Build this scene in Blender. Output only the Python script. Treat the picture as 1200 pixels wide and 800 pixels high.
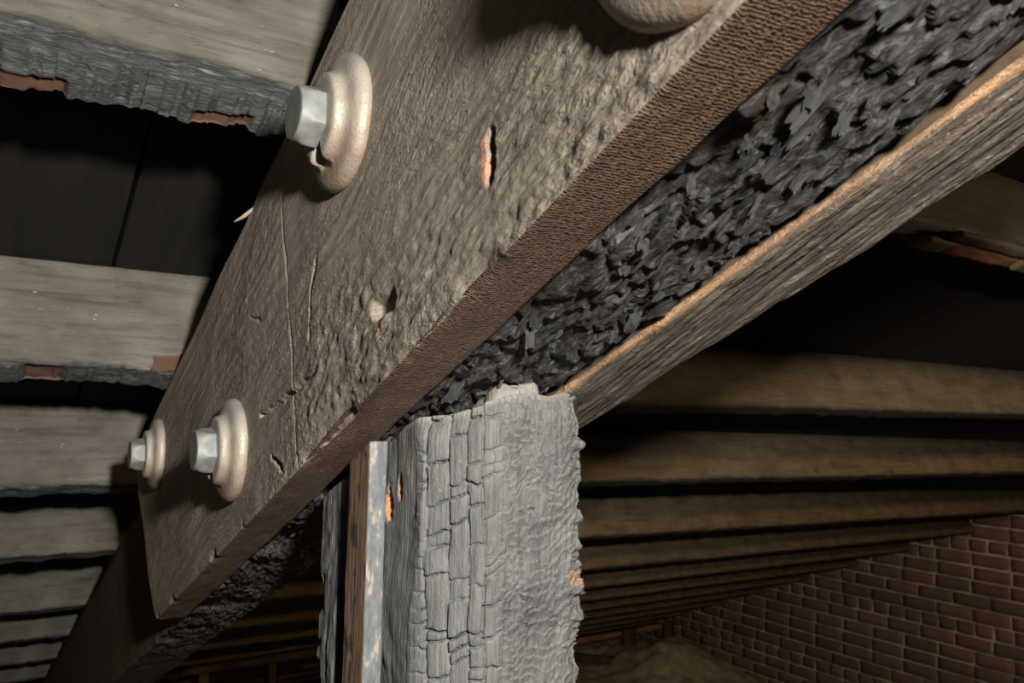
import bpy, math, random
import numpy as np
from mathutils import Vector, Matrix

# ------------------------------------------------------------------ camera, world, lights, exposure
S = bpy.context.scene
for o in list(bpy.data.objects): bpy.data.objects.remove(o)
C = S.collection
CAM = Vector((0, 0, 2.05))            # eye height above the attic floor
TH = math.radians(22.7)               # roof slope
CT, ST = math.cos(TH), math.sin(TH)

cd = bpy.data.cameras.new('camera'); cam = bpy.data.objects.new('camera', cd); C.objects.link(cam)
cd.sensor_width = 36; cd.lens = 920 / 1200 * 36; cd.clip_start = 0.01
r_, u_, f_ = (0.83726, -0.54653, 0.01723), (-0.06492, -0.06806, 0.99557), (0.54293, 0.83467, 0.09246)
cam.matrix_world = Matrix(((r_[0], u_[0], -f_[0], CAM.x), (r_[1], u_[1], -f_[1], CAM.y), (r_[2], u_[2], -f_[2], CAM.z), (0, 0, 0, 1)))
cd.dof.use_dof = True; cd.dof.focus_distance = 0.42; cd.dof.aperture_fstop = 22
S.camera = cam

W = bpy.data.worlds.new('world'); S.world = W; W.use_nodes = True
W.node_tree.nodes['Background'].inputs[0].default_value = (1.0, 0.86, 0.68, 1)
W.node_tree.nodes['Background'].inputs[1].default_value = 0.022

def lamp(name, loc, power, col, radius, smooth):
    l = bpy.data.lights.new(name, 'POINT'); l.energy = 1; l.color = col; l.shadow_soft_size = radius
    l.use_nodes = True; nt = l.node_tree
    fo = nt.nodes.new('ShaderNodeLightFalloff'); fo.inputs['Strength'].default_value = power; fo.inputs['Smooth'].default_value = smooth
    nt.links.new(fo.outputs['Quadratic'], nt.nodes['Emission'].inputs['Strength'])
    o = bpy.data.objects.new(name, l); C.objects.link(o); o.location = loc
    return o
# hand torch held just above and right of the camera, and a weak warm bulb further up the attic
lamp('hand_torch_light', CAM + Vector((0.066, -0.072, 0.108)), 98, (1.0, 0.95, 0.87), 0.016, 0.8)
lamp('attic_bulb_light', CAM + Vector((2.9, -0.5, 0.40)), 52, (1.0, 0.72, 0.43), 0.06, 1.5)

S.view_settings.view_transform = 'Standard'; S.view_settings.look = 'None'
S.view_settings.gamma = 1; S.view_settings.use_curve_mapping = False
S.view_settings.exposure = 0.1

# ------------------------------------------------------------------ helpers
rng = random.Random(7)
def s2w(x, b, n):                       # slope frame (across, down the slope, out of the slope) -> world
    return Vector((x, b * CT + n * ST, -b * ST + n * CT)) + CAM

def _h(ix, iy, iz, seed):
    h = (ix * 374761393 + iy * 668265263 + iz * 2147483647 + seed * 1274126177) & 0xFFFFFFFF
    h = ((h ^ (h >> 13)) * 1274126177) & 0xFFFFFFFF
    h = ((h ^ (h >> 16)) * 2246822519) & 0xFFFFFFFF
    return ((h ^ (h >> 15)) & 0xFFFF) / 65535.0
def vn(x, y, z, seed=0):
    x, y, z = np.broadcast_arrays(np.asarray(x, float), np.asarray(y, float), np.asarray(z, float))
    fx, fy, fz = np.floor(x), np.floor(y), np.floor(z)
    ix, iy, iz = fx.astype(np.int64), fy.astype(np.int64), fz.astype(np.int64)
    tx, ty, tz = x - fx, y - fy, z - fz
    tx, ty, tz = [t * t * (3 - 2 * t) for t in (tx, ty, tz)]
    r = 0
    for a in (0, 1):
        for b in (0, 1):
            for c in (0, 1):
                w = (tx if a else 1 - tx) * (ty if b else 1 - ty) * (tz if c else 1 - tz)
                r = r + w * _h(ix + a, iy + b, iz + c, seed)
    return r * 2 - 1
def fbm(x, y, z, seed=0, oct=4, gain=.5):
    r, a, f = 0, 1, 1
    for k in range(oct):
        r = r + a * vn(x * f + k * 7.3, y * f + k * 3.1, z * f + k * 5.7, seed + k); a *= gain; f *= 2.03
    return r
def sm(a, b, x): t = np.clip((x - a) / (b - a), 0, 1); return t * t * (3 - 2 * t)

def mesh_np(name, V, F, mats, mi=None, smooth=True, attrs=None):
    me = bpy.data.meshes.new(name)
    V = np.asarray(V, np.float32); F = np.asarray(F, np.int32); k = F.shape[1]
    me.vertices.add(len(V)); me.vertices.foreach_set('co', V.ravel())
    me.loops.add(F.size); me.loops.foreach_set('vertex_index', F.ravel())
    me.polygons.add(len(F)); me.polygons.foreach_set('loop_start', np.arange(0, F.size, k, dtype=np.int32))
    for m in (mats if isinstance(mats, (list, tuple)) else [mats]): me.materials.append(m)
    if mi is not None: me.polygons.foreach_set('material_index', np.asarray(mi, np.int32))
    me.polygons.foreach_set('use_smooth', np.full(len(F), smooth))
    me.update(calc_edges=True)
    for nm, arr in (attrs or {}).items():
        a = me.attributes.new(nm, 'FLOAT', 'POINT'); a.data.foreach_set('value', np.asarray(arr, np.float32))
    return me
def link(name, me, base=(0, 0, 0), slope=True, parent=None, label=None, cat=None, group=None, kind=None):
    o = bpy.data.objects.new(name, me); C.objects.link(o)
    if parent is not None: o.parent = parent; o.location = base
    elif slope: o.location = s2w(*base); o.rotation_euler = (-TH, 0, 0)
    else: o.location = Vector(base) + CAM
    tag(o, label, cat, group, kind); return o
def tag(o, label=None, cat=None, group=None, kind=None):
    for k, v in (('label', label), ('category', cat), ('group', group), ('kind', kind)):
        if v: o[k] = v

def seg(*pts):                          # seg(a, step, b, step, c ...) -> non-uniform coordinates
    out = [pts[0]]
    for i in range(1, len(pts), 2):
        st, e = pts[i], pts[i + 1]; n = max(1, int(round(abs(e - out[-1]) / st)))
        out += list(np.linspace(out[-1], e, n + 1)[1:])
    return np.array(out)
def box_grid(xs, ys, zs, r=0.0):
    """gridded box surface; returns V, N, F, side (0:-x 1:+x 2:-y 3:+y 4:-z 5:+z)"""
    A = [xs, ys, zs]; Vs, Fs, Sd, off = [], [], [], 0
    for ax in range(3):
        u, v = [(1, 2), (2, 0), (0, 1)][ax]
        for sgn in (0, 1):
            U, Vv = np.meshgrid(A[u], A[v], indexing='ij'); P = np.zeros(U.shape + (3,))
            P[..., u] = U; P[..., v] = Vv; P[..., ax] = A[ax][-1] if sgn else A[ax][0]
            nu, nv = U.shape; I = np.arange(nu * nv).reshape(nu, nv) + off
            q = np.stack([I[:-1, :-1], I[1:, :-1], I[1:, 1:], I[:-1, 1:]], -1).reshape(-1, 4)
            if not sgn: q = q[:, ::-1]
            Vs.append(P.reshape(-1, 3)); Fs.append(q); Sd.append(np.full(len(q), ax * 2 + sgn)); off += nu * nv
    V = np.concatenate(Vs); F = np.concatenate(Fs); Sd = np.concatenate(Sd)
    key = np.round(V * 1e6).astype(np.int64)
    _, idx, inv = np.unique(key, axis=0, return_index=True, return_inverse=True)
    V = V[idx]; F = inv.reshape(-1)[F]
    lo = np.array([a[0] for a in A]); hi = np.array([a[-1] for a in A]); rr = max(r, 1e-5)
    q = np.clip(V, lo + rr, hi - rr); d = V - q; L = np.linalg.norm(d, axis=1, keepdims=True); L[L == 0] = 1
    N = d / L; V = q + N * rr if r > 0 else V
    return V, N, F, Sd
def simple_box(x0, x1, y0, y1, z0, z1): return box_grid(np.array([x0, x1]), np.array([y0, y1]), np.array([z0, z1]))

# ------------------------------------------------------------------ materials
class Mat:
    def __init__(s, name, rough=.8, metal=0, spec=.3):
        s.m = bpy.data.materials.new(name); s.m.use_nodes = True; s.t = s.m.node_tree
        s.b = s.t.nodes['Principled BSDF']; s.set(s.b, 'Roughness', rough); s.set(s.b, 'Metallic', metal); s.set(s.b, 'Specular IOR Level', spec)
        s.tc = s.t.nodes.new('ShaderNodeTexCoord').outputs['Object']
    def set(s, node, k, v):
        i = node.inputs[k]
        if isinstance(v, bpy.types.NodeSocket): s.t.links.new(v, i)
        elif i.type == 'RGBA' and len(v) == 3: i.default_value = (*v, 1)
        else: i.default_value = v
    def node(s, ty, props=None, **kw):
        n = s.t.nodes.new(ty)
        for k, v in (props or {}).items(): setattr(n, k, v)
        for k, v in kw.items(): s.set(n, k, v)
        return n
    def map(s, sc, src=None, rot=(0, 0, 0), loc=(0, 0, 0)):
        return s.node('ShaderNodeMapping', Vector=src or s.tc, Scale=sc, Rotation=rot, Location=loc).outputs[0]
    def noise(s, sc, src=None, det=4, rough=.55, dist=0., rot=(0, 0, 0), loc=(0, 0, 0)):
        if isinstance(sc, (int, float)): sc = (sc, sc, sc)
        return s.node('ShaderNodeTexNoise', Vector=s.map(sc, src, rot, loc), Scale=1., Detail=float(det), Roughness=rough, Distortion=dist).outputs['Fac']
    def wave(s, sc, src=None, dist=2., det=2, axis='X', dscale=1., rot=(0, 0, 0)):
        return s.node('ShaderNodeTexWave', {'bands_direction': axis}, Vector=s.map((1, 1, 1), src, rot), Scale=sc, Distortion=dist, Detail=float(det), **{'Detail Scale': dscale}).outputs['Fac']
    def vor(s, sc, src=None, feat='F1', out='Distance'):
        return s.node('ShaderNodeTexVoronoi', {'feature': feat}, Vector=s.map(sc, src), Scale=1.).outputs[out]
    def ramp(s, f, *st):
        n = s.node('ShaderNodeValToRGB', Fac=f); e = n.color_ramp.elements
        while len(e) < len(st): e.new(.5)
        for el, (p, c) in zip(e, st): el.position = p; el.color = (*c, 1) if isinstance(c, tuple) else (c, c, c, 1)
        return n.outputs[0]
    def mix(s, f, a, b, ty='MIX'):
        n = s.node('ShaderNodeMix', {'data_type': 'RGBA', 'blend_type': ty}); s.set(n, 0, f); s.set(n, 6, a); s.set(n, 7, b); return n.outputs[2]
    def math(s, op, a, b=0.):
        n = s.t.nodes.new('ShaderNodeMath'); n.operation = op; s.set(n, 0, a); s.set(n, 1, b); return n.outputs[0]
    def attr(s, name): return s.node('ShaderNodeAttribute', {'attribute_name': name}).outputs['Fac']
    def bump(s, h, st=.5, dist=.001, prev=None):
        n = s.node('ShaderNodeBump', Height=h, Strength=st, Distance=dist)
        if prev: s.set(n, 'Normal', prev)
        return n.outputs[0]
    def done(s, col=None, nrm=None, rough=None):
        if col is not None: s.set(s.b, 'Base Color', col)
        if nrm is not None: s.set(s.b, 'Normal', nrm)
        if rough is not None: s.set(s.b, 'Roughness', rough)
        return s.m
FRESH = (.50, .24, .11)

def mat_plank_face():
    m = Mat('weathered_plank_face', .75, spec=.35)
    warp = m.node('ShaderNodeVectorMath', {'operation': 'ADD'})
    nz = m.node('ShaderNodeTexNoise', Vector=m.map((1, 4, 9)), Scale=1., Detail=2.)
    sub = m.node('ShaderNodeVectorMath', {'operation': 'MULTIPLY'}); m.t.links.new(nz.outputs['Color'], sub.inputs[0]); sub.inputs[1].default_value = (0, .02, .055)
    m.t.links.new(m.tc, warp.inputs[0]); m.t.links.new(sub.outputs[0], warp.inputs[1]); wv = warp.outputs[0]
    g1 = m.noise((60, 30, 330), wv, 6, .68); g2 = m.noise((200, 90, 1000), wv, 4, .65); g3 = m.noise((30, 7, 120), wv, 3, .55)
    rings = m.wave(30, wv, 5., 4, 'Z', 2.)
    patch = m.ramp(m.noise((10, 11, 22), None, 3), (.40, .12), (.60, 1.))
    fuzz = m.noise((500, 330, 900), None, 5, .72, .7); chip = m.noise((300, 140, 380), wv, 3, .6, 1.2)
    col = m.ramp(g1, (.25, (.235, .198, .158)), (.5, (.335, .288, .232)), (.75, (.42, .37, .305)))
    col = m.mix(m.ramp(g3, (.35, .45), (.6, 0.)), col, (.22, .178, .138))
    col = m.mix(m.math('MULTIPLY', rings, .22), col, (.20, .165, .13))
    col = m.mix(m.ramp(fuzz, (.60, 0.), (.78, .6)), col, (.62, .57, .49))
    col = m.mix(m.ramp(fuzz, (.24, .6), (.38, 0.)), col, (.10, .078, .06))
    col = m.mix(m.attr('pale'), col, (.42, .28, .15))
    col = m.mix(m.attr('fresh'), col, (.62, .30, .20))
    n = m.bump(g1, .6, .0022); n = m.bump(g2, .5, .0009, n)
    n = m.bump(m.math('MULTIPLY', chip, patch), .75, .0034, n); n = m.bump(fuzz, .6, .0011, n)
    return m.done(col, n)
def mat_sawn(name, c0, c1, c2, across=True):
    m = Mat(name, .55, spec=.5)
    if across:
        saw = m.math('ADD', m.math('MULTIPLY', m.wave(240, None, 7., 4, 'Y', 2.2, (0, 0, .10)), .62), m.math('MULTIPLY', m.noise((130, 620, 130), None, 4, .7), .42)); g = m.noise((420, 30, 160), None, 5, .7)
    else:
        wv = m.noise((30, 8, 30), None, 2)
        saw = m.noise((480, 40, 200), None, 5, .68, 1.1, (0, 0, .16)); g = m.noise((1000, 130, 400), None, 4, .65, 0, (0, 0, .1))
    sp = m.noise((300, 420, 300), None, 4, .68)
    col = m.ramp(saw, (.34, c0), (.52, c1), (.70, c2))
    col = m.mix(m.ramp(sp, (.60, 0.), (.74, .7)), col, tuple(min(1, v * 2.1) for v in c2))
    col = m.mix(m.ramp(g, (.25, .6), (.5, 0.)), col, tuple(v * .5 for v in c0))
    col = m.mix(m.attr('fresh'), col, (.62, .36, .2))
    n = m.bump(saw, .8, .0018 if across else .0075); n = m.bump(g, .6, .0012, n); n = m.bump(sp, .3, .001, n)
    return m.done(col, n)
def mat_char_post():
    m = Mat('grey_char', .62, spec=.35)
    gr = m.noise((620, 620, 26), None, 4, .6); bl = m.noise((60, 60, 30), None, 3); fi = m.noise((500, 500, 220), None, 3, .6)
    col = m.ramp(bl, (.3, (.105, .108, .108)), (.7, (.170, .174, .174)))
    col = m.mix(m.ramp(gr, (.3, .65), (.55, 0.)), col, (.055, .054, .053))
    col = m.mix(m.ramp(fi, (.62, 0.), (.78, .6)), col, (.30, .30, .295))
    col = m.mix(m.attr('pale'), col, (.27, .25, .22)); col = m.mix(m.attr('fresh'), col, (.52, .25, .10))
    n = m.bump(gr, .7, .0013); n = m.bump(fi, .6, .0010, n)
    return m.done(col, n)
def mat_char_beam():
    m = Mat('black_char', .5, spec=.5)
    g = m.noise((330, 110, 260), None, 6, .7, 1.0, (0, 0, .35)); f = m.noise((1100, 330, 700), None, 4, .65, 0, (0, 0, .35)); br = m.noise((30, 14, 30), None, 3)
    col = m.ramp(g, (.32, (.012, .011, .011)), (.50, (.048, .047, .047)), (.63, (.17, .174, .177)))
    col = m.mix(m.ramp(br, (.55, 0.), (.66, .8)), col, (.040, .027, .018))
    n = m.bump(g, .9, .003); n = m.bump(f, .5, .001, n)
    return m.done(col, n)
def mat_flake():
    m = Mat('grey_char_flake', .42, spec=.6)
    g = m.noise((2.2, 11, 6), None, 5, .7, .6); b = m.noise(.8, None, 2)
    col = m.ramp(b, (.3, (.085, .087, .09)), (.7, (.18, .185, .19)))
    col = m.mix(m.ramp(g, (.36, .8), (.54, 0.)), col, (.03, .03, .03))
    return m.done(col, m.bump(g, .8, .0015))
def mat_purlin(name, c0, c1, c2, charc=(.075, .077, .078)):
    m = Mat(name, .8, spec=.3)
    g = m.noise((8, 40, 90), None, 5, .62, .4); bl = m.noise((14, 14, 22), None, 4); fl = m.noise((130, 200, 330), None, 3, .6)
    kn = m.vor((9, 3, 14), None); sc = m.noise((45, 120, 190), None, 6, .75, 1.5)
    col = m.ramp(bl, (.3, c0), (.52, c1), (.72, c2))
    col = m.mix(m.ramp(g, (.3, .55), (.5, 0.)), col, tuple(v * .45 for v in c0))
    col = m.mix(m.ramp(kn, (.07, .65), (.17, 0.)), col, (c0[0] * .7, c0[1] * .52, c0[2] * .42))
    col = m.mix(m.ramp(fl, (.70, 0.), (.76, .9)), col, (.55, .55, .52))
    col = m.mix(m.ramp(sc, (.30, .75), (.44, 0.)), col, tuple(v * .4 for v in c0))
    col = m.mix(m.ramp(sc, (.60, 0.), (.75, .35)), col, tuple(min(1, v * 1.5) for v in c2))
    cm = m.attr('char'); cg = m.noise((60, 300, 520), None, 6, .7, .8)
    cc = m.ramp(cg, (.32, tuple(v * .35 for v in charc)), (.55, charc), (.74, tuple(v * 3.2 for v in charc)))
    col = m.mix(cm, col, cc); col = m.mix(m.attr('fresh'), col, (.090, .047, .033))
    n = m.bump(g, .5, .0012); n = m.bump(sc, .35, .0012, n); n = m.bump(m.math('MULTIPLY', cg, cm), .9, .004, n)
    return m.done(col, n, m.math('SUBTRACT', .82, m.math('MULTIPLY', cm, .34)))
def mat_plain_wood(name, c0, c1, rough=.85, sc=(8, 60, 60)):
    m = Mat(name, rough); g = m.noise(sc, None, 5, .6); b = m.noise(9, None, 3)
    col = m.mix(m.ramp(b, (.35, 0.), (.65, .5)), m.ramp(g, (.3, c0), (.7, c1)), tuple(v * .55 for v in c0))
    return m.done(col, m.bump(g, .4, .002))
def mat_washer():
    m = Mat('rusty_cast_washer', .5, .15, .5)
    n1 = m.noise((70, 70, 70), None, 4, .6); fi = m.noise(480, None, 3, .6)
    z = m.node('ShaderNodeSeparateXYZ', Vector=m.tc).outputs[2]
    low = m.math('ADD', m.math('MULTIPLY', z, -18.), m.math('MULTIPLY', m.math('SUBTRACT', n1, .5), 2.2))
    col = m.ramp(m.noise((40, 40, 40), None, 2, .5, 0, (0, 0, 0), (3, 1, 2)), (.35, (.40, .365, .29)), (.65, (.27, .245, .235)))
    col = m.mix(m.ramp(low, (.1, 0.), (.8, .7)), col, (.28, .155, .095))
    col = m.mix(m.ramp(fi, (.64, 0.), (.8, .6)), col, (.42, .29, .18))
    return m.done(col, m.bump(fi, .5, .0009))
def mat_galv():
    m = Mat('galvanised_bolt', .6, .25, .4)
    n1 = m.noise(90, None, 3); f = m.noise(600, None, 3)
    col = m.ramp(n1, (.35, (.17, .185, .19)), (.7, (.29, .29, .265)))
    return m.done(col, m.bump(f, .15, .0004))
def mat_batten():
    m = Mat('brown_batten_face', .6, spec=.4)
    p = m.noise((90, 90, 45), None, 4, .6); g = m.noise((500, 500, 40), None, 4, .6)
    col = m.ramp(g, (.3, (.10, .065, .042)), (.7, (.24, .165, .11)))
    col = m.mix(m.ramp(p, (.54, 0.), (.6, .85)), col, (.035, .032, .03))
    return m.done(col, m.bump(g, .5, .001))
def mat_batten_edge():
    m = Mat('grey_batten_edge', .55, spec=.4)
    p = m.noise((200, 200, 70), None, 4, .65)
    col = m.ramp(p, (.38, (.10, .113, .122)), (.56, (.16, .17, .175)), (.62, (.32, .28, .23)))
    return m.done(col, m.bump(p, .5, .001))
def mat_brick():
    m = Mat('dusty_brick', .9, spec=.2)
    oi = m.node('ShaderNodeObjectInfo').outputs['Random']; b = m.noise(16, None, 4); f = m.noise(160, None, 3)
    col = m.ramp(oi, (0., (.165, .095, .062)), (.5, (.215, .125, .082)), (1., (.26, .15, .10)))
    col = m.mix(m.ramp(b, (.45, 0.), (.75, .5)), col, (.20, .15, .11))
    return m.done(col, m.bump(f, .4, .003))
def mat_mortar():
    m = Mat('pale_mortar', .95, spec=.15); b = m.noise(7, None, 4); f = m.noise(120, None, 3)
    return m.done(m.ramp(b, (.35, (.30, .23, .16)), (.65, (.72, .58, .40))), m.bump(f, .5, .004))
def mat_insul():
    m = Mat('loose_insulation', 1., spec=.1); b = m.noise(12, None, 5); f = m.noise(70, None, 4)
    return m.done(m.ramp(b, (.35, (.38, .29, .17)), (.7, (.62, .49, .30))), m.bump(f, .6, .01))

M_FACE = mat_plank_face()
M_SAWN = mat_sawn('sawn_underside', (.036, .017, .009), (.092, .047, .025), (.190, .110, .060))
M_SAWN2 = mat_sawn('coarse_underside', (.085, .062, .046), (.18, .142, .108), (.36, .305, .245), False)
M_POST = mat_char_post(); M_CHAR = mat_char_beam(); M_FLAKE = mat_flake()
M_PL = mat_purlin('grey_purlin', (.082, .074, .059), (.125, .115, .094), (.160, .150, .127))
M_PR = mat_purlin('ochre_purlin', (.105, .074, .042), (.150, .108, .060), (.185, .137, .082), (.05, .042, .034))
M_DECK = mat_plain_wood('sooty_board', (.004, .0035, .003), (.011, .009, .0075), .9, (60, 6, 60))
M_OLD = mat_plain_wood('old_brown_wood', (.075, .05, .031), (.155, .108, .066))
M_WASH = mat_washer(); M_GALV = mat_galv(); M_BAT = mat_batten(); M_BATE = mat_batten_edge()
M_BRICK = mat_brick(); M_MORT = mat_mortar(); M_INS = mat_insul()
M_FRESH = mat_plain_wood('fresh_wood', (.26, .105, .05), (.36, .17, .08))

# ------------------------------------------------------------------ setting: roof boards, gable wall, floor
NT, NB = .357, .140                      # top and underside of the bolted planks in the slope frame
XW = 5.05                                # face of the gable wall
def cbox(x0, x1, y0, y1, z0, z1, mats, name, mi=None):
    V, N, F, Sd = simple_box(x0, x1, y0, y1, z0, z1)
    return mesh_np(name, V, F, mats, mi, False)
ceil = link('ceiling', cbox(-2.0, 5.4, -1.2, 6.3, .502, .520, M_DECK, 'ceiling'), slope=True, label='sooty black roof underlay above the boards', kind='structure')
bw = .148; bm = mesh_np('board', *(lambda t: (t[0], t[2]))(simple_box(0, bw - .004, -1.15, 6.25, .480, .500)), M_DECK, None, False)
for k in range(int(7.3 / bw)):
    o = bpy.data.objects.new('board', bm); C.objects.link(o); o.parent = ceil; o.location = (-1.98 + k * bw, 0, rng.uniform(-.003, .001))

link('floor', cbox(-2, 5.4, -1.5, 6.3, -2.11, -2.05, M_OLD, 'floor'), slope=False, label='dark wooden attic floor', kind='structure')

def zroof(y, n): return (n - y * ST) / CT
wy0, wy1 = -1.2, 5.75
wv = [(XW + .008, wy0, -2.05), (XW + .008, wy1, -2.05), (XW + .008, wy1, max(-2.0, zroof(wy1, .478))), (XW + .008, wy0, zroof(wy0, .478))]
wv += [(XW + .22, y, z) for _, y, z in wv]
wall = link('wall_right', mesh_np('wall_right', wv, [(0, 3, 2, 1), (4, 5, 6, 7), (0, 1, 5, 4), (1, 2, 6, 5), (2, 3, 7, 6), (3, 0, 4, 7)], M_MORT, None, False), slope=False, label='brick gable wall with pale mortar joints', kind='structure')
bl, bh, jt = .222, .084, .010
def brick_mesh(L, seed):
    V, N, F, Sd = box_grid(seg(0, .05, .10), seg(0, .04, L), seg(0, .03, bh - jt), .005)
    V = V + N * (fbm(V[:, 0] * 30 + seed * 9, V[:, 1] * 30, V[:, 2] * 30, seed, 2)[:, None] * .003)
    return mesh_np('brick', V, F, M_BRICK)
fulls = [brick_mesh(bl - jt, i) for i in range(5)]; halfs = [brick_mesh(bl / 2 - jt, 10 + i) for i in range(3)]
spots = []
nrow = 27
for row in range(nrow):
    z = -2.05 + row * bh + .004; y = wy0 + (.0 if row % 2 else -.111) + rng.uniform(-.015, .015); header = row % 6 == 3
    while y < wy1 - .1:
        L = bl / 2 if (header or rng.random() < .06) else bl
        if z + bh * .6 < zroof(y + L * .6, .478) and y + L < wy1: spots.append((y, z, L))
        y += L
spots.sort(key=lambda s: -s[0])
for i, (y, z, L) in enumerate(spots[:300]):
    o = bpy.data.objects.new('brick', rng.choice(fulls if L == bl else halfs)); C.objects.link(o); o.parent = wall
    o.location = (XW + rng.uniform(-.003, .003), y, z)
if spots[300:]:
    VV, FF, off = [], [], 0
    for y, z, L in spots[300:]:
        V, N, F, Sd = simple_box(XW, XW + .1, y, y + L - jt, z, z + bh - jt); VV.append(V); FF.append(F + off); off += len(V)
    o = bpy.data.objects.new('bricks_beyond', mesh_np('bricks_beyond', np.concatenate(VV), np.concatenate(FF), M_BRICK, None, False)); C.objects.link(o); o.parent = wall; o['kind'] = 'stuff'

# loose insulation heaped on the floor beside the gable
gx, gy = np.meshgrid(np.linspace(1.4, 5.04, 120), np.linspace(2.6, 6.0, 110), indexing='ij')
hz = .03 + .10 * np.clip(fbm(gx * 1.6, gy * 1.6, 0, 3, 4), 0, 1) + .22 * np.exp(-((gx - 4.75) / .33) ** 2 - ((gy - 4.75) / .38) ** 2) + .02 * fbm(gx * 9, gy * 9, 0, 5, 3)
hz = np.maximum(hz, .004)
I = np.arange(gx.size).reshape(gx.shape); q = np.stack([I[:-1, :-1], I[1:, :-1], I[1:, 1:], I[:-1, 1:]], -1).reshape(-1, 4)
link('loose_insulation', mesh_np('loose_insulation', np.stack([gx, gy, hz - 2.05], -1).reshape(-1, 3), q, M_INS), slope=False, label='yellowish loose insulation heaped on the floor by the brick wall', cat='insulation', kind='stuff')

# ------------------------------------------------------------------ purlins
def purlin(x0, x1, b0, skew, fine, mat, seed, label, group, nb=NT, cmax=.03, fresh=(), rag=.0015, lean=0):
    D, H = .038, .478 - nb
    L = x1 - x0
    xs = seg(x0, .05, -.12, .0011, x1) if fine else seg(x0, .012, x1)
    if fine == 2: xs = seg(x0, .05, -.10, .002, x1)
    zs = seg(0, .0011 if fine == 1 else .002, .06, .003, H) if fine else seg(0, .006, .05, .02, H)
    V, N, F, Sd = box_grid(xs - x0, seg(0, .002 if fine else .0095, D), zs, .003)
    x, y, z = V[:, 0] + x0, V[:, 1], V[:, 2]
    edge = cmax * (.75 + .35 * fbm(x * 9, seed, 0, seed, 3) + .12 * vn(x * 60, 3, seed, seed))
    char = sm(.004, -.004, z - edge)
    fr = np.zeros(len(V))
    for (fx0, fx1, fz0, fz1) in fresh:
        j = vn(x * 90, z * 90, 1, seed) * .003
        fr = np.maximum(fr, sm(fx0 - .002, fx0 + .001, x + j) * sm(fx1 + .002, fx1 - .001, x + j) * sm(fz0 - .002, fz0, z + j) * sm(fz1 + .002, fz1, z + j))
    if rag > .005: fr *= sm(.020, .024, y)
    step = np.round(vn(x * 28, 5, seed, seed) * 2.2 + vn(x * 75, 2, seed, seed + 3)) / 3
    low = sm(.016, .0, z)
    V[:, 2] += low * (rag * step + .4 * rag * vn(x * 220, 1, 1, seed))
    d = .0006 * fbm(x * 12, y * 40, z * 130, seed, 3) + char * (.0014 * fbm(x * 45, y * 60, z * 160, seed + 5, 4) + .0010 * np.round(1.6 * vn(x * 50, 0, z * 90, seed + 8)) - .001)
    d -= fr * .0035
    V = V + N * d[:, None]
    V[:, 1] += skew * V[:, 0] - lean * V[:, 2] + .004 * vn(x * .9, seed, 0, seed)
    return link('purlin', mesh_np('purlin', V, F, mat, None, True, {'char': np.clip(char - fr, 0, 1), 'fresh': fr}), (x0, b0, nb), label=label, cat='purlin', group=group)
GL, GR = 'purlins to the left of the bolted beam', 'purlins running to the brick wall'
ordl = ['nearest', 'second', 'third', 'fourth', 'fifth', 'sixth', 'seventh', 'eighth', 'ninth', 'tenth', 'eleventh', 'twelfth', 'thirteenth']
lb = [.362, .764, 1.126, 1.494, 1.964, 2.325, 2.715, 3.125]
for k, b0 in enumerate(lb):
    lab = ['grey weathered purlin at top left with a ragged charred silvery lower edge', 'grey purlin left of the plank with knots and a small reddish bare patch',
           'grey-brown purlin behind the lower left bolts'][k] if k < 3 else ordl[k] + ' purlin from the top on the left side of the beam, dim grey'
    fr = [[(-.03, .022, -.01, .0045), (.088, .124, -.01, .006)], [(.128, .160, .004, .018), (.02, .05, -.01, .002)]][k] if k < 2 else ()
    purlin(-1.5, .186 if k == 0 else .262, b0, 0, 1 if k < 2 else 2, M_PL, 11 + k, lab, GL, NT + .003, [.016, .006, .005, .005, .005, .005, .005, .005][k], fr, [.0055, .003][k] if k < 2 else .0012, 0)
rb = [(.319, 0), (.811, 0), (1.172, .045), (1.61, .10), (2.11, .10), (2.54, .10)] + [(2.54 + .42 * k, .10) for k in range(1, 7)]
for k, (b0, sk) in enumerate(rb):
    lab = ['tan purlin at upper right with a broken reddish lower edge', 'widest ochre purlin right of the post, below the broken one', 'ochre purlin right of the post with dark knots, next below the widest'][k] if k < 3 else ordl[k] + ' purlin from the top on the right side, ending at the brick wall'
    p = purlin(.192, XW - .004, b0, sk, 0, M_PR, 31 + k, lab, GR, .360, .006, [(1.10, 1.5, .004, .022)] if k == 0 else ())
    if k == 0:
        # broken underside: a ledge strip and loosened blocks of bare wood
        V, N, F, Sd = box_grid(seg(0, .01, 1.6), seg(0, .005, .015), seg(0, .003, .009), .003)
        V = V + N * (.0015 * fbm(V[:, 0] * 30, V[:, 1] * 90, V[:, 2] * 90, 4, 3))[:, None]
        z0 = {'char': np.zeros(len(V)), 'fresh': np.zeros(len(V))}
        s_ = link('ledge_strip', mesh_np('ledge_strip', V, F, M_PR, None, True, z0), (.66, .0005, -.0095), parent=p)
        for i, (xa, L, h, mt) in enumerate([(.62, .05, .010, M_PR), (.675, .150, .008, M_FRESH), (.832, .05, .011, M_PR), (.89, .115, .008, M_OLD), (1.012, .16, .010, M_PR), (1.18, .2, .009, M_OLD)]):
            V, N, F, Sd = box_grid(seg(0, .008, L), seg(0, .004, .019), seg(0, .003, h), .0025)
            V = V + N * (.0016 * fbm(V[:, 0] * 40 + i * 5, V[:, 1] * 60, V[:, 2] * 60, 8 + i, 3))[:, None]
            V[:, 0] += (V[:, 1] - .01) * rng.uniform(-.9, .9)
            zz = {'char': np.zeros(len(V)), 'fresh': np.zeros(len(V))}
            link('loose_block', mesh_np('loose_block', V, F, mt, None, True, zz), (xa, .0175, -h - .0005), parent=p, label='bare reddish wood block' if mt is M_FRESH else None)

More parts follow.
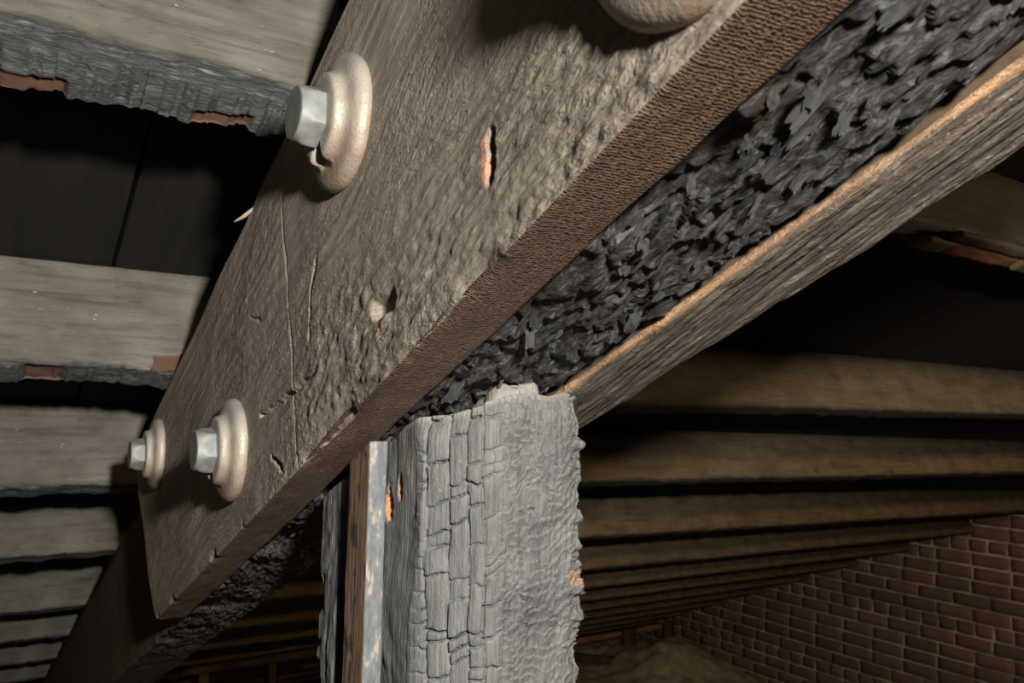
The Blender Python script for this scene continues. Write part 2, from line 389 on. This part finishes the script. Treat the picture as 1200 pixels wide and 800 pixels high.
# ------------------------------------------------------------------ the bolted beam: near plank
def near_plank():
    b0, b1 = -.45, .885
    xs = seg(0, .0012, .030); bs = seg(b0, .02, .03, .0009, .62, .0016, b1) ; ns = seg(0, .00095, NT - NB)
    V, N, F, Sd = box_grid(xs, bs - b0, ns, .0022)
    x, b, n = V[:, 0], V[:, 1] + b0, V[:, 2] + NB
    d = np.zeros(len(V)); fresh = np.zeros(len(V)); pale = np.zeros(len(V))
    face = np.clip(-N[:, 0], 0, 1); under = np.clip(-N[:, 2], 0, 1)
    # raised grain that sweeps around a knot
    kb, kn = .355, .235
    rad = np.sqrt(((b - kb) / 2.6) ** 2 + (n - kn) ** 2)
    warp = n + .030 * np.exp(-(rad / .05) ** 2) * np.sign(n - kn + 1e-6) + .012 * fbm(b * 5, n * 9, 0, 2, 2)
    gr = fbm(b * 9, warp * 260, 0, 21, 3)
    ridg = np.maximum(0, fbm(b * 26, warp * 190, 0, 22, 4))
    lowband = sm(.245, .16, n) * sm(.55, .30, b) + .45 * sm(.2, .6, vn(b * 9, n * 16, 3, 8))
    d += face * (.00025 * gr + .0004 * ridg * (.35 + lowband))
    chips = fbm(b * 150, warp * 330, 0, 25, 3); d += face * .0006 * lowband * np.clip(chips, -.6, .7)
    d += .0008 * fbm(b * 14, n * 20, x * 20, 27, 3)
    # underside ripple and arris chips
    d += under * (.0003 * fbm(b * 60, x * 200, 0, 33, 3))
    ar = np.exp(-((x) / .005) ** 2 - ((n - NB) / .006) ** 2); d -= ar * np.maximum(0, .004 * fbm(b * 38, 1, 1, 35, 3))
    g2 = np.exp(-((b - .36) / .035) ** 2 - ((n - NB) / .012) ** 2 - (x / .012) ** 2); d -= .006 * g2
    def seg_dist(p, q):
        vx, vy = q[0] - p[0], q[1] - p[1]; t = np.clip(((b - p[0]) * vx + (n - p[1]) * vy) / (vx * vx + vy * vy), 0, 1)
        return np.hypot(b - p[0] - t * vx, n - p[1] - t * vy)
    # narrow mortice-like slot, chisel bites, splits, scribed line
    s1 = sm(.0030, .0012, seg_dist((.182, .187), (.1885, .172))) * face; d -= .010 * s1
    fresh = np.maximum(fresh, sm(.0022, .0012, seg_dist((.1870, .1875), (.1925, .1735))) * sm(-.2, .3, vn(b * 300, n * 300, 0, 4) + .45) * face)
    s2 = sm(.0062, .002, seg_dist((.280, .172), (.297, .176))) * face; d -= .005 * s2
    fresh = np.maximum(fresh, .8 * sm(.005, .002, seg_dist((.295, .1675), (.297, .171))) * face)
    for p, q, w, dep in [((.376, .1815), (.424, .188), .0008, .003), ((.424, .188), (.484, .1985), .0012, .005), ((.45, .150), (.47, .165), .0013, .003), 
                         ((.47, .262), (.49, .275), .0008, .0012), ((.385, .205), (.375, .230), .0012, .0012), ((.375, .23), (.36, .245), .0012, .0012)]:
        dd = seg_dist(p, q) + .0012 * vn(b * 150, n * 150, 0, 6); d -= dep * sm(w * 1.8, w * .5, dd) * face
    ln = seg_dist((.404, .334), (.424, .1415)) + .0006 * vn(b * 90, n * 90, 0, 9)
    pale = np.maximum(pale, .75 * sm(.0016, .0006, ln) * sm(-.7, .1, vn(b * 40, n * 60, 3, 12)) * face); d -= .0006 * sm(.002, .0005, ln) * face
    V = V + N * d[:, None]
    V[:, 1] += (n - NB) * .60 * sm(.62, .86, b)          # the far end is cut on the skew
    mi = np.where((Sd == 4) | (Sd == 3), 1, 0)
    return link('plank', mesh_np('plank', V, F, [M_FACE, M_SAWN], mi, True, {'fresh': fresh, 'pale': pale}), (.145, b0, NB),
                label='wide grey-brown plank bolted to the near side of the charred beam', cat='plank')
near_plank()

# ------------------------------------------------------------------ charred beam and far plank
def charred_beam():
    b0, b1 = -.45, 5.7; nb = .1445
    xs = seg(0, .0011, .0770); bs = seg(b0, .03, .04, .0012, .80, .004, 1.3, .03, b1); ns = seg(0, .004, .02, .02, .3445 - nb)
    V, N, F, Sd = box_grid(xs, bs - b0, ns, .004)
    x, b, n = V[:, 0], V[:, 1] + b0, V[:, 2]
    under = np.clip(-N[:, 2], 0, 1)
    u, v = b * .94 + x * .34, x * .94 - b * .34
    near = sm(1.4, .9, b)
    sc = fbm(u * 22, v * 60, 0, 41, 4); st = u * 34 + 1.3 * fbm(u * 18, v * 34, 0, 43, 3) + np.floor(v * 75 + vn(u * 20, v * 20, 0, 47)) * .37
    frc = st - np.floor(st)
    d = under * near * (.0028 * sc + .0026 * (frc - .5) + .0011 * fbm(u * 120, v * 330, 0, 45, 3)) - under * near * .006 * sm(.25, .6, vn(u * 16, v * 26, 0, 49))
    d -= under * .005 * sm(.068, .077, x) * (1 + .5 * vn(b * 30, 1, 1, 3)) * near
    V = V + N * np.minimum(d, .006)[:, None]
    mi = np.where(Sd == 0, 1, 0)
    o = link('charred_beam', mesh_np('charred_beam', V, F, [M_CHAR, M_OLD], mi, True), (.1765, b0, nb), label='black charred beam sandwiched between the two bolted planks', cat='beam')
    # curled flakes of grey char hanging from the underside
    protos = []
    for i in range(7):
        rr = random.Random(100 + i); nu, nv = 14, 8
        U, Vv = np.meshgrid(np.linspace(-1, 1, nu), np.linspace(-1, 1, nv), indexing='ij')
        ragx = 1 + .34 * vn(Vv * 6.6 + i * 9, i, 0, 60); ragy = 1 + .22 * vn(U * 2.2 + i * 5, i, 2, 61)
        px = U * ragx; py = Vv * ragy * (1 - .12 * U * U)
        pz = .10 * px * px * rr.choice((-1, 1)) + .12 * fbm(px * 2 + i * 3, py * 3, 0, 62, 3)
        t = .05; top = np.stack([px, py, pz + t], -1).reshape(-1, 3); bot = np.stack([px, py, pz - t], -1).reshape(-1, 3)
        I = np.arange(nu * nv).reshape(nu, nv); q = np.stack([I[:-1, :-1], I[1:, :-1], I[1:, 1:], I[:-1, 1:]], -1).reshape(-1, 4)
        ring = np.concatenate([I[0, :-1], I[:-1, -1], I[-1, :0:-1], I[:0:-1, 0]]); nx = np.roll(ring, -1); k = nu * nv
        side = np.stack([ring, ring + k, nx + k, nx], -1)
        protos.append(mesh_np('char_flake', np.concatenate([top, bot]), np.concatenate([q, q[:, ::-1] + k, side]), M_FLAKE))
    fr = random.Random(5)
    for i in range(270):
        fb = fr.uniform(.06, .66) if i < 245 else fr.uniform(.66, 1.0); fx = fr.uniform(.006, .068)
        big = i % 14 == 3; L = fr.uniform(.006, .0095) if big else fr.uniform(.002, .0055); w = L * (fr.uniform(.35, .55) if big else fr.uniform(.25, .55))
        f = bpy.data.objects.new('char_flake', fr.choice(protos)); C.objects.link(f); f.parent = o
        f.location = (fx, fb - b0, -.0016 + fr.uniform(-.002, .0012))
        f.rotation_euler = (fr.gauss(0, .22), fr.gauss(0, .14), math.pi / 2 + fr.gauss(-.38, .30)); f.scale = (L, w, min(L, w) * .55)
    return o
charred_beam()

def far_plank():
    b0, b1 = -.45, .56
    V, N, F, Sd = box_grid(seg(0, .0007, .047), seg(b0, .02, .03, .0020, b1) - b0, seg(0, .0025, .03, .02, .3445 - NB), .0045)
    x, b, n = V[:, 0], V[:, 1] + b0, V[:, 2]
    ed = np.clip(-N[:, 0], 0, 1) * sm(.03, .0, n); under = np.clip(-N[:, 2], 0, 1)
    d = under * (.0009 * fbm(b * 22 + x * 40, x * 560 - b * 75, 0, 51, 3)) + .0008 * fbm(b * 20, x * 20, n * 20, 52, 3)
    d -= np.exp(-(x / .006) ** 2 - (n / .006) ** 2) * np.maximum(0, .005 * fbm(b * 22, 3, 1, 55, 3))
    fresh = np.clip(sm(.9, .45, under) * sm(.0065, .003, n) * sm(.006, .0, x) * (.75 + .4 * vn(b * 25, 2, 2, 56)), 0, 1)
    V = V + N * d[:, None]
    return link('plank', mesh_np('plank', V, F, [M_SAWN2, M_OLD], np.where((Sd == 0) & (V[F[:, 0], 2] > .006), 1, 0), True, {'fresh': fresh}), (.2545, b0, NB), label='rough sawn plank on the far side of the charred beam, pale bare inner edge', cat='plank')
far_plank()

# ------------------------------------------------------------------ bolts with cast washers
def lathe(prof, seg_=64, rad=lambda a: 1., notch=None):
    a = np.linspace(0, 2 * np.pi, seg_, endpoint=False); V = []; F = []
    for (h, r) in prof:
        rr = r * np.array([rad(t) for t in a]) if r > .0001 else np.zeros(seg_)
        V.append(np.stack([np.full(seg_, -h), rr * np.cos(a), rr * np.sin(a)], -1))
    k = len(prof); I = np.arange(k * seg_).reshape(k, seg_)
    q = np.stack([I[:-1], I[1:], np.roll(I[1:], -1, 1), np.roll(I[:-1], -1, 1)], -1).reshape(-1, 4)
    return np.concatenate(V), q
wprof = [(0, 0), (0, .0352), (.0012, .0362), (.0035, .0366), (.0060, .0358), (.0078, .0340), (.0088, .0315), (.0094, .0285), (.0102, .0262), (.0116, .0248), (.0136, .0242), (.0150, .0238), (.0158, .0226), (.0160, .0205), (.0160, .012), (.0160, 0)]
def washer_mesh(seed):
    V, F = lathe(wprof, 96)
    ang = np.arctan2(V[:, 2], V[:, 1]); h = -V[:, 0]; r = np.hypot(V[:, 1], V[:, 2])
    k = 1 + .012 * vn(np.cos(ang) * 3 + seed, np.sin(ang) * 3, h * 40, 70) + .004 * vn(np.cos(ang) * 14 + seed, np.sin(ang) * 14, h * 300, 71)
    # casting gap in the boss, on its lower near side
    da = np.abs(np.angle(np.exp(1j * (ang - (-1.15 + .1 * seed))))); cut = sm(.34, .22, da) * sm(.0095, .0115, h) * sm(.006, .016, r)
    V[:, 1] *= k; V[:, 2] *= k; V[:, 0] += cut * (h - .0092)
    return mesh_np('washer', V, F, M_WASH)
AF = .0286
hexr = lambda a: 1 / math.cos(((a + math.pi / 6) % (math.pi / 3)) - math.pi / 6)
def head_mesh():
    a = np.linspace(0, 2 * np.pi, 96, endpoint=False); R = AF / 2; hr = np.array([hexr(t) for t in a]); hr = np.minimum(hr, 1.135)
    rings = [(0, np.zeros(96)), (0, hr * .97), (.0006, hr)]
    for h in (.003, .006, .0085, .0105): rings.append((h, np.minimum(hr, 1.135 - max(0, h - .0075) * 45)))
    rings += [(.0124, np.minimum(hr, .985)), (.0130, np.full(96, .93)), (.0131, np.full(96, .6)), (.0131, np.zeros(96))]
    V = np.concatenate([np.stack([np.full(96, -h), R * r * np.cos(a), R * r * np.sin(a)], -1) for h, r in rings])
    k = len(rings); I = np.arange(k * 96).reshape(k, 96); q = np.stack([I[:-1], I[1:], np.roll(I[1:], -1, 1), np.roll(I[:-1], -1, 1)], -1).reshape(-1, 4)
    me = mesh_np('hex_head', V, q, M_GALV); me.set_sharp_from_angle(angle=.5); return me
HM = head_mesh()
bolts = [(.300, .290, .35, 'topmost full bolt with cream and rust coloured washer beside the grey purlin'), (.553, .200, 1.15, 'lower bolt nearer the post with a rusty speckled cast washer'),
         (.848, .303, 1.30, 'smallest and farthest bolt near the slanted plank end'), (.0755, .1815, .2, 'bolt washer cut off by the top edge of the picture')]
for i, (b, n, rot, lab) in enumerate(bolts):
    e = bpy.data.objects.new('bolt', None); C.objects.link(e); e.location = s2w(.1452, b, n); e.rotation_euler = (-TH, 0, 0); e.empty_display_size = .02
    tag(e, lab, 'bolt', 'bolts through the near plank')
    w = bpy.data.objects.new('washer', washer_mesh(i)); C.objects.link(w); w.parent = e; w.location = (.0004, 0, 0)
    h = bpy.data.objects.new('hex_head', HM); C.objects.link(h); h.parent = e; h.location = (-.0155, 0, 0); h.rotation_euler = (rot, 0, 0)

# ------------------------------------------------------------------ charred post, batten and side board
def charred_post():
    # cross-section walked from the right back corner: right side, front, burnt-off corner, left side, back
    pts = [(.2635, .440), (.2635, .333), (.2610, .3300), (.2050, .3300), (.1990, .3325), (.1840, .3500), (.1800, .3560), (.1800, .440)]
    steps = [.01, .001, .00055, .0006, .00055, .0008, .0011, .012]
    P, s_acc, s = [], [], 0
    for i in range(len(pts)):
        p, q = np.array(pts[i]), np.array(pts[(i + 1) % len(pts)]); L = np.linalg.norm(q - p); k = max(1, int(round(L / steps[i])))
        for j in range(k): P.append(p + (q - p) * j / k); s_acc.append(s + L * j / k)
        s += L
    P = np.array(P); sa = np.array(s_acc) - (.107 + .004); n = len(P)   # sa = 0 at the start of the front
    T = np.roll(P, -1, 0) - np.roll(P, 1, 0); T /= np.linalg.norm(T, axis=1, keepdims=True); Nn = np.stack([-T[:, 1], T[:, 0]], -1)
    cen = P.mean(0)
    if ((P - cen) * Nn).sum() < 0: Nn = -Nn
    for _ in range(4): Nn = Nn + np.roll(Nn, 1, 0) + np.roll(Nn, -1, 0); Nn /= np.linalg.norm(Nn, axis=1, keepdims=True)
    zt = zroof(P[:, 1], NB - .0015) - .0015 * (1 + vn(sa * 90, 1, 1, 80)) - .004 * sm(.045, .055, sa) * sm(.10, .075, sa)
    zb = -.19; R = 420
    tt = np.linspace(0, 1, R)
    Z = zb + (zt[None, :] - zb) * tt[:, None]; SA = np.broadcast_to(sa, Z.shape)
    rs = np.random.RandomState(3)
    # alligator blocks
    cols = np.cumsum(np.concatenate([[.040], rs.uniform(.006, .0125, 9)])); wob = .0024 * fbm(SA * 20, Z * 30, 0, 81, 4)
    sw = SA + wob; ci = np.searchsorted(cols, sw.ravel()).reshape(Z.shape)
    cpad = np.concatenate([[-9], cols, [9]]); es = np.minimum(sw - cpad[ci], cpad[ci + 1] - sw)
    ez = np.zeros_like(Z); bi = np.zeros_like(Z)
    for c in range(len(cols) + 1):
        m = ci == c
        if not m.any(): continue
        rows = -.22 + np.cumsum(rs.choice([.0045, .006, .007, .009, .012, .017, .022], 40) * rs.uniform(.8, 1.2, 40)); zz = Z[m] + (SA[m] - .06) * rs.uniform(-.25, .35) + .0017 * fbm(SA[m] * 160, Z[m] * 60, 0, 82 + c, 2)
        k = np.searchsorted(rows, zz); rp = np.concatenate([[-9], rows, [9]]); ez[m] = np.minimum(zz - rp[k], rp[k + 1] - zz); bi[m] = k * 1.7 + c * 13.3
        # a few blocks carry an extra split
    h = lambda v, sd: _h(np.floor(v * 10).astype(np.int64), np.int64(3), np.int64(5), sd)
    wz = np.where(h(bi, 5) < .8, .0007, .0002)
    dz = .35 + .9 * h(bi, 5); dn = np.clip(.9 + .8 * fbm(SA * 120, Z * 120, 0, 88, 2), .1, 1.5)
    blk = -.0028 * dz * dn * np.exp(-(ez / .0005) ** 2) - .0023 * dn * np.exp(-(es / .00048) ** 2) - .0004 * np.exp(-(np.minimum(ez, es) / .0025) ** 2) + .0018 * (h(bi, 1) - .5)
    # shelly scales on the front
    cc = np.floor(SA * 210 + 1.6 * fbm(SA * 60, Z * 70, 0, 90, 3)); ph = Z / .0064 + 1.1 * fbm(SA * 55, Z * 28, 0, 91, 3) + .95 * _h(cc.astype(np.int64), np.int64(1), np.int64(2), 9)
    fr = ph - np.floor(ph); amp = .45 + .55 * sm(-.4, .4, vn(SA * 45, Z * 80, 0, 93))
    shl = amp * (.0027 * np.power(fr, 1.5) - .0012 * np.exp(-((fr) / .06) ** 2)) + .0006 * fbm(SA * 300, Z * 110, 0, 94, 3) - .0007
    lef = .0005 * fbm(SA * 200, Z * 30, 0, 96, 3) + .0018 * fbm(SA * 30, Z * 40, 0, 97, 3)
    wB = sm(.046, .054, SA + .003 * vn(SA * 30, Z * 50, 0, 98)) * sm(.099, .091, SA); wL = sm(.091, .099, SA)
    D = wB * blk + (1 - wB) * (1 - wL) * shl + wL * lef + .0015 * fbm(SA * 14, Z * 16, 0, 99, 3)
    D = np.where(SA < -.004, .0012 * fbm(SA * 60, Z * 60, 0, 77, 3), D)
    # crumbling right arris
    D -= .0030 * np.exp(-((SA - .0) / .006) ** 2) * (1 + 1.1 * fbm(Z * 190, 1, 1, 83, 3))
    D -= .0035 * sm(.012, .0, (zt[None, :] - Z)) * (1 - wL)
    fresh = np.zeros_like(Z); pale = .5 * sm(.004, .0, zt[None, :] - Z)
    yy = np.broadcast_to(P[:, 1], Z.shape); isl = SA > .085
    for cy, cz, ry, rz in [(.3935, -.050, .0045, .010), (.3800, -.0385, .0030, .0065)]:
        e = np.hypot((yy - cy) / ry, (Z - cz) / rz) + .25 * vn(yy * 400, Z * 400, 0, 6); D -= isl * .005 * sm(1.2, .3, e); fresh = np.maximum(fresh, isl * sm(1.05, .8, e))
    e = np.hypot((yy - .3695) / .0009, (Z + .0245) / .0075); fresh = np.maximum(fresh, isl * sm(1.1, .7, e))
    e = np.hypot((SA - .0035) / .006, (Z + .083) / .004) + .5 * vn(SA * 250, Z * 250, 0, 7); fresh = np.maximum(fresh, .3 * sm(1.1, .6, e) * (SA > -.004))
    V = np.stack([P[None, :, 0] + Nn[None, :, 0] * D, P[None, :, 1] + Nn[None, :, 1] * D, Z], -1)
    low = np.stack([P[:, 0], P[:, 1], np.full(n, -2.049)], -1)
    V = np.concatenate([low[None], V]); pale = np.concatenate([pale[:1], pale]); fresh = np.concatenate([fresh[:1], fresh])
    for k in range(5):                    # close the top with shrinking rings
        t = 1 - (k + 1) / 5.0; c = np.array([.222, .385, 0]); top = V[420].copy(); top[:, :2] = c[:2] + (top[:, :2] - c[:2]) * t; top[:, 2] = zroof(top[:, 1], NB - .002) - .001
        V = np.concatenate([V, top[None]]); pale = np.concatenate([pale, np.full((1, n), .5)]); fresh = np.concatenate([fresh, np.zeros((1, n))])
    rws = len(V); I = np.arange(rws * n).reshape(rws, n)
    q = np.stack([I[:-1], np.roll(I[:-1], -1, 1), np.roll(I[1:], -1, 1), I[1:]], -1).reshape(-1, 4)
    base = np.array([.222, .385, -2.049]); VV = V.reshape(-1, 3)
    return link('charred_post', mesh_np('charred_post', VV - base, q[:, ::-1], M_POST, None, True, {'fresh': fresh.ravel(), 'pale': pale.ravel()}), tuple(base), False, label='thick grey charred post with cracked block pattern holding up the beam', cat='post')
post = charred_post()
# pale tenon stub on the post's head
V, N, F, Sd = box_grid(seg(0, .001, .030), seg(0, .002, .03), seg(0, .001, .0145), .003)
V = V + N * (.0015 * fbm(V[:, 0] * 120, V[:, 1] * 120, V[:, 2] * 120, 4, 3))[:, None]
V[:, 0] += np.where(V[:, 0] < .015, 1, -1) * V[:, 2] * .22; V[:, 2] -= V[:, 1] * .418
link('tenon', mesh_np('tenon', V, F, M_POST, None, True, {'fresh': np.full(len(V), .03), 'pale': np.full(len(V), .6)}), (.2085 - .222, .336 - .385, 2.049 + .0020), parent=post, label='pale stub on top of the post')

def upright(name, x0, x1, y0, y1, mats, midx, seed, amp, label, cat, ntop=.1375, rag=0):
    top = zroof(y0, ntop); zs = seg(-2.049, .3, -.2, .0012, top)
    V, N, F, Sd = box_grid(seg(0, .001, x1 - x0), seg(0, .001, y1 - y0), zs + 2.049, .0012)
    x, y, z = V[:, 0], V[:, 1], V[:, 2]
    d = amp * (fbm(x * 150, y * 150, z * 24, seed, 3) + .5 * vn(x * 400, y * 400, z * 90, seed + 3))
    if rag: d += np.clip(-N[:, 0], 0, 1) * .0012 * fbm(y * 60, 1, z * 60, seed, 3) - sm(.010, .0, (y1 - y0) - y) * sm(.014, .0, x) * rag * np.maximum(0, fbm(1, 2, z * 70, seed, 3))
    V = V + N * d[:, None] * sm(1.7, 1.85, z)[:, None]
    V[:, 2] -= sm(1.8, 2.0, z) * (y) * .4184
    mi = None if midx is None else np.where(np.isin(Sd, midx), 1, 0)
    zz = np.zeros(len(V))
    return link(name, mesh_np(name, V, F, mats, mi, True, {'fresh': zz, 'pale': zz}), (x0, y0, -2.049), False, label=label, cat=cat)
upright('batten', .1665, .1772, .3925, .4210, [M_BAT, M_BATE], [2], 120, .00025, 'narrow upright batten on the post, brown and black with a grey edge', 'batten')
upright('charred_board', .1725, .245, .4480, .4780, M_POST, None, 130, .0005, 'grey charred upright board behind the narrow batten', 'board', .136, .006)

# ------------------------------------------------------------------ splinters, framing at the eaves
def sliver(name, p, q, w, mat, label, cat, bend=.002):
    p, q = Vector(p), Vector(q); k = 9; V = []; ax = (q - p).normalized(); s = ax.cross(Vector((0, .3, 1))).normalized(); t = ax.cross(s)
    for i in range(k):
        f = i / (k - 1); c = p.lerp(q, f) + t * bend * math.sin(f * 3.1); r = w * (.25 + math.sin(f * 2.9 + .15))
        for a in range(6): V.append(c - p + (s * math.cos(a * 1.047) + t * .35 * math.sin(a * 1.047)) * r)
    F = [(i * 6 + a, i * 6 + (a + 1) % 6, (i + 1) * 6 + (a + 1) % 6, (i + 1) * 6 + a) for i in range(k - 1) for a in range(6)]
    return link(name, mesh_np(name, [tuple(v) for v in V], F, mat), tuple(p), label=label, cat=cat)
M_PALE = mat_plain_wood('pale_splinter', (.34, .29, .22), (.5, .44, .36))
sliver('splinter', (.1475, .468, .3560), (.136, .486, .3515), .0014, M_PALE, 'frayed splinter sticking out of the top edge of the near plank', 'splinter')
sliver('splinter', (.186, .80, .1505), (.214, .80, .1455), .0016, M_PALE, 'thin pale splinter hanging under the dark beam near the plank end', 'splinter')
sliver('splinter', (.212, .562, .1500), (.226, .535, .1465), .0055, M_FLAKE, 'small grey flake under the dark beam left of the charred board', 'splinter')

def stick(name, x0, x1, y0, y1, z0, z1, label, cat, mat=M_OLD, group=None, rot=0):
    V, N, F, Sd = box_grid(seg(0, .04, x1 - x0), seg(0, .03, y1 - y0), seg(0, .04, z1 - z0), .005)
    V = V + N * (.003 * fbm(V[:, 0] * 9, V[:, 1] * 9, V[:, 2] * 9, int(x0 * 50) % 97, 3))[:, None]
    o = link(name, mesh_np(name, V, F, mat), (x0, y0, z0), False, label=label, cat=cat, group=group); o.rotation_euler = (0, rot, 0); return o
GE = 'framing at the eaves'
M_ORG = mat_plain_wood('orange_brown_wood', (.34, .15, .06), (.46, .23, .10))
stick('eaves_rail', 3.2, 5.04, 5.12, 5.17, -1.825, -1.782, 'orange-brown rail above the insulation beside the brick wall', 'rail', M_ORG, GE)
stick('eaves_stud', 4.46, 4.58, 5.06, 5.11, -2.049, -1.76, 'short dark stud standing in the insulation by the brick wall', 'stud', M_OLD, GE)
stick('eaves_stud', 4.92, 5.02, 5.06, 5.11, -2.049, -1.76, 'short stud in the corner against the brick wall', 'stud', M_OLD, GE)
stick('eaves_stud', 3.55, 3.65, 5.06, 5.11, -2.049, -1.76, 'short dark stud half hidden behind the charred post', 'stud', M_OLD, GE)
stick('brace', 3.72, 4.50, 4.96, 5.02, -1.86, -1.80, 'slanted dark brace leaning on the short stud', 'brace', M_OLD, GE, .22)
stick('knee_rail', .62, 1.75, 3.10, 3.15, -.965, -.94, 'dim brown rail low between beam and charred board', 'rail', M_OLD)
for i, (x, lab) in enumerate([(.68, 'dim stud under the low rail, left one'), (.93, 'dim stud under the low rail, beside the charred board'), (1.4, 'dim stud under the low rail, hidden behind the post')]):
    stick('knee_stud', x, x + .035, 3.10, 3.15, -2.049, -.966, lab, 'stud', M_OLD, 'studs under the low rail')
V, N, F, Sd = simple_box(-2, 5.05, 5.76, 5.82, -2.05, -1.84)
link('wall_eaves', mesh_np('wall_eaves', V, F, M_OLD, None, False), slope=False, label='low dark boarding closing off the eaves', kind='structure')
